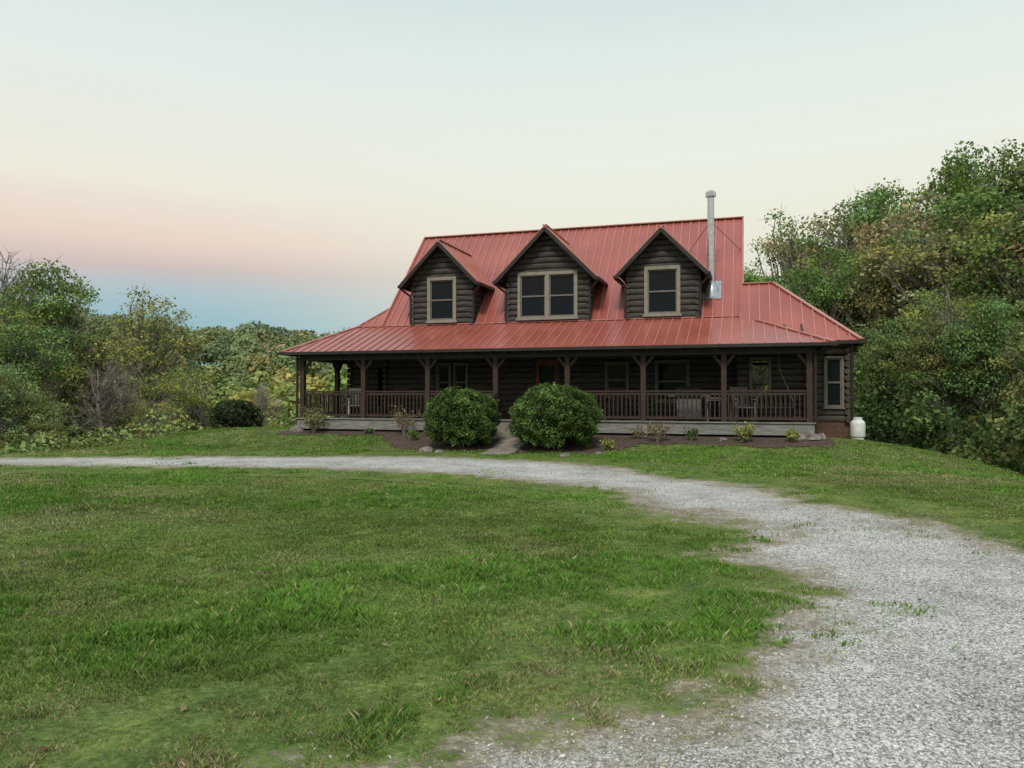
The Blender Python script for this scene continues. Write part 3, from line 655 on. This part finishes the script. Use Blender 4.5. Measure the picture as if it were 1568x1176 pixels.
# ------------------------------------------------------------------ grass blades (one object)
def grass():
    n=980000
    k=.42
    r=(2.2**k+rng.random(n)*(30**k-2.2**k))**(1/k); an=rng.uniform(-.70,.70,n)
    X=r*np.sin(an);Y=r*np.cos(an); sd=sdf(X,Y); s,t=st(X,Y)
    e=edge(X,Y,sd)
    pr=np.clip((e+.22)/.55,0,1)
    strag=(fbm(X,Y,.8,51)>.55)*.20; pr=np.maximum(pr,(.010+strag*(e>-.9))*(e>-2.2))
    patch=fbm(X,Y,.5,21); pr*=np.where(patch<.26,.3,1.0)
    inhouse=(t>-.1)&(np.abs(s)<9.3)
    keep=(rng.random(n)<pr)&(bed(X,Y)>.03)&(wk(X,Y)>.0)&(~inhouse)&(wild(X,Y)<0)
    X,Y,r,sd,e=X[keep],Y[keep],r[keep],sd[keep],e[keep]; n=len(X)
    tuft=vnoise(X,Y,.12,31)*.5+vnoise(X,Y,.35,33)*.5
    lush=sstep(.46,.68,fbm(X,Y,1.5,44))
    hgt=(.013+.034*tuft**1.6+.055*lush*tuft**1.5)*rng.uniform(.55,1.5,n)*np.where(e<.2,.8,1)
    w=.0018*np.maximum(1,r/3.4)**1.05*rng.uniform(.7,1.4,n)
    th=rng.uniform(0,6.283,n); lean=rng.uniform(.1,.8,n)*hgt; la=rng.uniform(0,6.283,n)
    z=terr(X,Y)
    base=np.stack([X,Y,z-.004],1); wv=np.stack([np.cos(th)*w,np.sin(th)*w,np.zeros(n)],1)
    ml=np.stack([np.cos(la)*lean*.3,np.sin(la)*lean*.3,hgt*.6],1); tl=np.stack([np.cos(la)*lean,np.sin(la)*lean,hgt],1)
    V=np.empty((n,4,3)); V[:,0]=base-wv; V[:,1]=base+wv; V[:,2]=base+tl; V[:,3]=base+ml-wv*.8
    F=np.arange(4*n).reshape(n,4)
    dry=np.clip(fbm(X,Y,1.3,12)*2.0-.95+.45*(vnoise(X,Y,4,13)-.4)+np.clip(.6-e,0,.6)*.5,0,1)*(1-lush*.8)
    isdry=(rng.random(n)<dry*.75+.05)
    g1=np.array([.110,.182,.040]); g2=np.array([.205,.290,.075]); dr=np.array([.42,.36,.21]); lu=np.array([.125,.265,.042])
    m=rng.random((n,1)); C=g1*(1-m)+g2*m; C=C*(1-lush[:,None]*.7)+lu*lush[:,None]*.7; C[isdry]=dr*rng.uniform(.55,1.1,(isdry.sum(),1))
    C=C*rng.uniform(.5,1.45,(n,1))*(.58+.36*vnoise(X,Y,2.5,15)+.34*vnoise(X,Y,.5,16)+.30*vnoise(X,Y,.13,17))[:,None]
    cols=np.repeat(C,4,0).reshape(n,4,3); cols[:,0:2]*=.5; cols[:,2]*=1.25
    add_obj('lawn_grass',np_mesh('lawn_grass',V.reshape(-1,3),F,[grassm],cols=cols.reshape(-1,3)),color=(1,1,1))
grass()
def stones():
    n=150000; k=.25
    r=(2.2**k+rng.random(n)*(12**k-2.2**k))**(1/k); an=rng.uniform(-.45,.72,n); X=r*np.sin(an);Y=r*np.cos(an); sd=sdf(X,Y)
    e=edge(X,Y,sd)
    keep=rng.random(n)<np.clip(.05-e,0,1)*.85+.015*(e<.5); X,Y,r=X[keep],Y[keep],r[keep]; n=len(X)
    o=np.array([(1,0,0),(0,1,0),(-1,0,0),(0,-1,0),(0,0,1),(0,0,-1)],float)
    f=np.array([(0,1,4),(1,2,4),(2,3,4),(3,0,4),(1,0,5),(2,1,5),(3,2,5),(0,3,5)])
    sz=(.0038+.008*rng.random(n)**3.5)*np.maximum(1,r/8)
    V=o[None]*rng.uniform(.6,1.35,(n,6,1))*sz[:,None,None]*np.array([1,1,.75])
    th=rng.uniform(0,6.28,n); c,s=np.cos(th)[:,None],np.sin(th)[:,None]; kk=rng.normal(size=n)[:,None]*.6
    x=V[:,:,0]*c-V[:,:,1]*s; y=V[:,:,0]*s+V[:,:,1]*c; zz=V[:,:,2]+x*kk
    V=np.stack([x+X[:,None],y+Y[:,None],zz+terr(X,Y)[:,None]+.014+sz[:,None]*.25],2)
    F=(f[None]+(np.arange(n)*6)[:,None,None]).reshape(-1,3)
    g=(rng.random((n,1)))*.46+.18; C=g*np.array([1,.99,.955])
    m=bpy.data.materials.new('stone'); m.use_nodes=True; b=m.node_tree.nodes['Principled BSDF']; a=m.node_tree.nodes.new('ShaderNodeAttribute'); a.attribute_name='Col'
    m.node_tree.links.new(a.outputs['Color'],b.inputs['Base Color']); b.inputs['Roughness'].default_value=.9
    add_obj('gravel',np_mesh('gravel',V.reshape(-1,3),F,[m],cols=np.repeat(C,6,0)))
stones()
def litter():
    n=900; r=rng.uniform(4,26,n); an=rng.uniform(-.68,.68,n); X=r*np.sin(an);Y=r*np.cos(an); s,t=st(X,Y)
    keep=~((t>-.2)&(np.abs(s)<9.3))&(wild(X,Y)<0)&((sdf(X,Y)>0)|(rng.random(n)<.25)); X,Y=X[keep],Y[keep]; P=np.stack([X,Y,terr(X,Y)+.035],1)
    V,F=leaf_quads(P,.04*rng.uniform(.6,1.3,len(P)),up=2.5); pal=np.array([(.16,.11,.06),(.24,.19,.10),(.11,.08,.05),(.26,.23,.15)])
    C=pal[rng.integers(0,4,len(P))]*rng.uniform(.7,1.2,(len(P),1))
    add_obj('fallen_leaves',np_mesh('fallen_leaves',V,F,[leafm],cols=np.repeat(C,4,0)),color=(1,1,1))
litter()
# ------------------------------------------------------------------ objects
white=pmat('white_paint',(.72,.72,.70),(.58,.58,.55),scale=6,rough=.4)
X,Y=9.95,22.2; z=float(terr(X,Y))
tk=empty('propane_tank',(X,Y,z))
p=MB(); prof=[(.0,.05),(.12,.055),(.185,.08),(.205,.13),(.205,.47),(.19,.53),(.14,.575),(.07,.595),(.0,.60)]; p.lathe((0,0,0),prof,24); p.obj('tank_body',white,tk,smooth=True)
p=MB(); p.lathe((0,0,0),[(.17,-.03),(.17,.09),(.16,.09),(.16,-.03)],20); p.lathe((0,0,0),[(.125,.56),(.125,.66),(.115,.66),(.115,.56)],20); p.obj('foot_ring_and_collar',white,tk)
p=MB(); p.tube((0,0,.58),(0,0,.65),.025); p.tube((-.05,0,.64),(.05,0,.64),.018); p.obj('valve',steel,tk)
chairm=pmat('painted_chair',(.20,.19,.17),(.12,.11,.10),rough=.7); chd=pmat('wood_chair',(.05,.033,.024),rough=.7); chw=pmat('white_chair',(.55,.55,.53),(.42,.42,.40),rough=.6)
def chair(s,t,rot,mat):
    x,y,_=H(s,t); e=empty('rocking_chair',(x,y,.80),(0,0,rot-A)); p=MB()
    for i in range(5): p.box((-.27,-.26+.11*i,.42),(.27,-.17+.11*i,.45))
    p.obj('seat',mat,e); p=MB()
    for i in range(6): p.beam((-.22+.088*i,.26,.45),(-.22+.088*i,.42,1.0),.06,.02,(0,1,0))
    p.beam((-.27,.42,1.0),(.27,.42,1.0),.03,.09); p.obj('backrest',mat,e); p=MB()
    for sg in (-1,1):
        p.box((sg*.28-.02,-.27,.07),(sg*.28+.02,-.22,.66)); p.box((sg*.28-.02,.24,.07),(sg*.28+.02,.29,.66)); p.box((sg*.28-.05,-.32,.66),(sg*.28+.05,.32,.69))
        pts=[(sg*.28,-.5,.12),(sg*.28,-.25,.05),(sg*.28,.1,.025),(sg*.28,.4,.06),(sg*.28,.6,.13)]
        for a,b_ in zip(pts,pts[1:]): p.beam(a,b_,.035,.045)
    p.obj('legs_and_rockers',mat,e)
chair(-6.7,1.2,.5,chw); chair(-5.2,1.2,0,chd); chair(-2.2,1.4,0,chd); chair(6.3,.8,.3,chairm); chair(2.4,1.3,0,chd)
x,y,_=H(4.75,.75); e=empty('barbecue_grill',(x,y,.8),(0,0,-A)); p=MB()
p.box((-.36,-.22,.15),(.36,.22,.72)); p.box((-.62,-.2,.76),(-.38,.2,.79)); p.box((.38,-.2,.76),(.62,.2,.79)); p.obj('cabinet',dsteel,e,bevel=.01)
p=MB()
prof=[(-.26,.73),(-.26,.88),(-.2,1.0),(-.05,1.07),(.1,1.05),(.22,.95),(.26,.85),(.26,.73)]
p.face([(-.37,a,b_) for a,b_ in prof]); p.face([(.37,a,b_) for a,b_ in prof][::-1])
for (a,b_),(c,d_) in zip(prof,prof[1:]+prof[:1]): p.face([(-.37,a,b_),(.37,a,b_),(.37,c,d_),(-.37,c,d_)])
p.tube((-.25,-.31,.9),(.25,-.31,.9),.015); p.tube((-.25,-.31,.9),(-.25,-.25,.9),.01); p.tube((.25,-.31,.9),(.25,-.25,.9),.01)
for a in (-.32,.32):
    for c in (-.18,.18): p.tube((a-.02,c,.06),(a+.02,c,.06),.06,k=14); p.box((a-.02,c-.02,.05),(a+.02,c+.02,.15))
p.obj('lid_handle_wheels',dark,e)
x,y,_=H(5.3,.6); e=empty('patio_table',(x+.25,y-.08,.8),(0,0,-A)); p=MB()
for i in range(5): p.box((-.3,-.29+.12*i,.70),(.3,-.19+.12*i,.73))
for a in (-.26,.26):
    for c in (-.25,.25): p.box((a-.02,c-.02,0),(a+.02,c+.02,.7))
p.box((-.26,-.26,.64),(.26,-.24,.7)); p.box((-.26,.24,.64),(.26,.26,.7)); p.obj('slatted_top_and_legs',chairm,e)
x,y,_=H(7.2,.75); e=empty('porch_swing',(x,y,.8),(0,0,-A)); p=MB()
for i in range(4): p.box((-.5,-.2+.11*i,.42),(.5,-.11+.11*i,.45))
for i in range(8): p.beam((-.46+.13*i,.22,.45),(-.46+.13*i,.34,.95),.06,.02,(0,1,0))
for sg in (-1,1): p.box((sg*.5-.03,-.24,.62),(sg*.5+.03,.25,.65)); p.box((sg*.5-.02,-.22,.42),(sg*.5+.02,-.18,.62))
p.obj('seat_and_back',chd,e); p=MB()
for sg in (-1,1): p.tube((sg*.5,-.2,.64),(sg*.12,0,1.6),.012,k=6); p.tube((sg*.5,.25,.64),(sg*.12,0,1.6),.012,k=6); p.tube((sg*.12,0,1.6),(sg*.12,0,2.3),.010,k=6)
p.obj('chains',dsteel,e)
for X,Y,r in ((-2.4,21.6,.22),(-2.0,21.3,.12),(8.3,21.2,.2),(5.9,21.6,.14),(1.35,19.9,.15),(2.3,20.5,.10)): rock('landscape_rock',X,Y,r)
# ------------------------------------------------------------------ world
w=bpy.data.worlds.new('World'); scene.world=w; w.use_nodes=True; nt=w.node_tree; N=nt.nodes; L=nt.links
bg=N['Background']; SE=R(50); SR=R(195)
sky=N.new('ShaderNodeTexSky'); sky.sky_type='NISHITA'; sky.sun_disc=False; sky.sun_elevation=SE; sky.sun_rotation=SR
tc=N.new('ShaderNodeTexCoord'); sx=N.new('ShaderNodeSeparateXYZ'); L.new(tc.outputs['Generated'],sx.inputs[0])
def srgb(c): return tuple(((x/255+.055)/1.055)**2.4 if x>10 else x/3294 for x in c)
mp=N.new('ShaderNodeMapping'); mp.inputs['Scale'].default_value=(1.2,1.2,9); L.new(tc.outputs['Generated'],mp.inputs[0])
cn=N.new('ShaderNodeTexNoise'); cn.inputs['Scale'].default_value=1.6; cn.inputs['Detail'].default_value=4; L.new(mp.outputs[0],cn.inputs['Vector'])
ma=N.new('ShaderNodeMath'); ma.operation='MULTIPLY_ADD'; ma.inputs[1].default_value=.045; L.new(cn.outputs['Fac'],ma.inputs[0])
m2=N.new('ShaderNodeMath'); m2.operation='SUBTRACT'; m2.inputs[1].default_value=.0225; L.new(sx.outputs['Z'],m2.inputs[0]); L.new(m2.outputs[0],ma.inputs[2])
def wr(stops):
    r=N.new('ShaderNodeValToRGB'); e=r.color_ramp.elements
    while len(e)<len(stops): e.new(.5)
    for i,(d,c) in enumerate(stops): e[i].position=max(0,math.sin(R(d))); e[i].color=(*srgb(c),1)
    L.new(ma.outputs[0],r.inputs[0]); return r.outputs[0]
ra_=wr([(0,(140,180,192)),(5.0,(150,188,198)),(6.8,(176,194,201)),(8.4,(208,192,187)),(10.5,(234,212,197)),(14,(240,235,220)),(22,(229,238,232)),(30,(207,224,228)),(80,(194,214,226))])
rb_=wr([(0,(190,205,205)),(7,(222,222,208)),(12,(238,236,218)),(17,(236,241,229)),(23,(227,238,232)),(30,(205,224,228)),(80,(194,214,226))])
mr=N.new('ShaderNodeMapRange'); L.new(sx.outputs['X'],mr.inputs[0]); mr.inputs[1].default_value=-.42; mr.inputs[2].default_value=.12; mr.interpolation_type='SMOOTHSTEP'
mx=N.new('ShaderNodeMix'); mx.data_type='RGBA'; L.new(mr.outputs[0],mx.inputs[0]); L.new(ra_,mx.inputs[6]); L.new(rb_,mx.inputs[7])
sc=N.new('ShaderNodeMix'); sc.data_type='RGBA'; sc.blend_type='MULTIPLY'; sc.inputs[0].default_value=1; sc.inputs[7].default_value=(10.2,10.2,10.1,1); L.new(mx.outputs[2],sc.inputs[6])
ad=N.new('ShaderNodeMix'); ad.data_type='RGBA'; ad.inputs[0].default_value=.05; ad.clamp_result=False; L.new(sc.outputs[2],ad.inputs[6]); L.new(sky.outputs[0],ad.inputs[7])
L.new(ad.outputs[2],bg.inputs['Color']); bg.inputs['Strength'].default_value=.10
sl=bpy.data.lights.new('sun','SUN'); sl.energy=2.4; sl.angle=R(14); sl.color=(1,.93,.84); so=bpy.data.objects.new('sun',sl); scene.collection.objects.link(so); so.rotation_euler=(R(90-50),0,R(-15))
# ------------------------------------------------------------------ camera
cam=bpy.data.cameras.new('camera'); co=bpy.data.objects.new('camera',cam); scene.collection.objects.link(co); scene.camera=co
cam.sensor_width=36; cam.lens=27.1; cam.clip_end=6000; cam.clip_start=.05
co.location=(0,0,1.6); co.rotation_euler=(R(90+.83),0,0)
scene.view_settings.view_transform='Standard'; scene.view_settings.look='None'; scene.view_settings.exposure=0
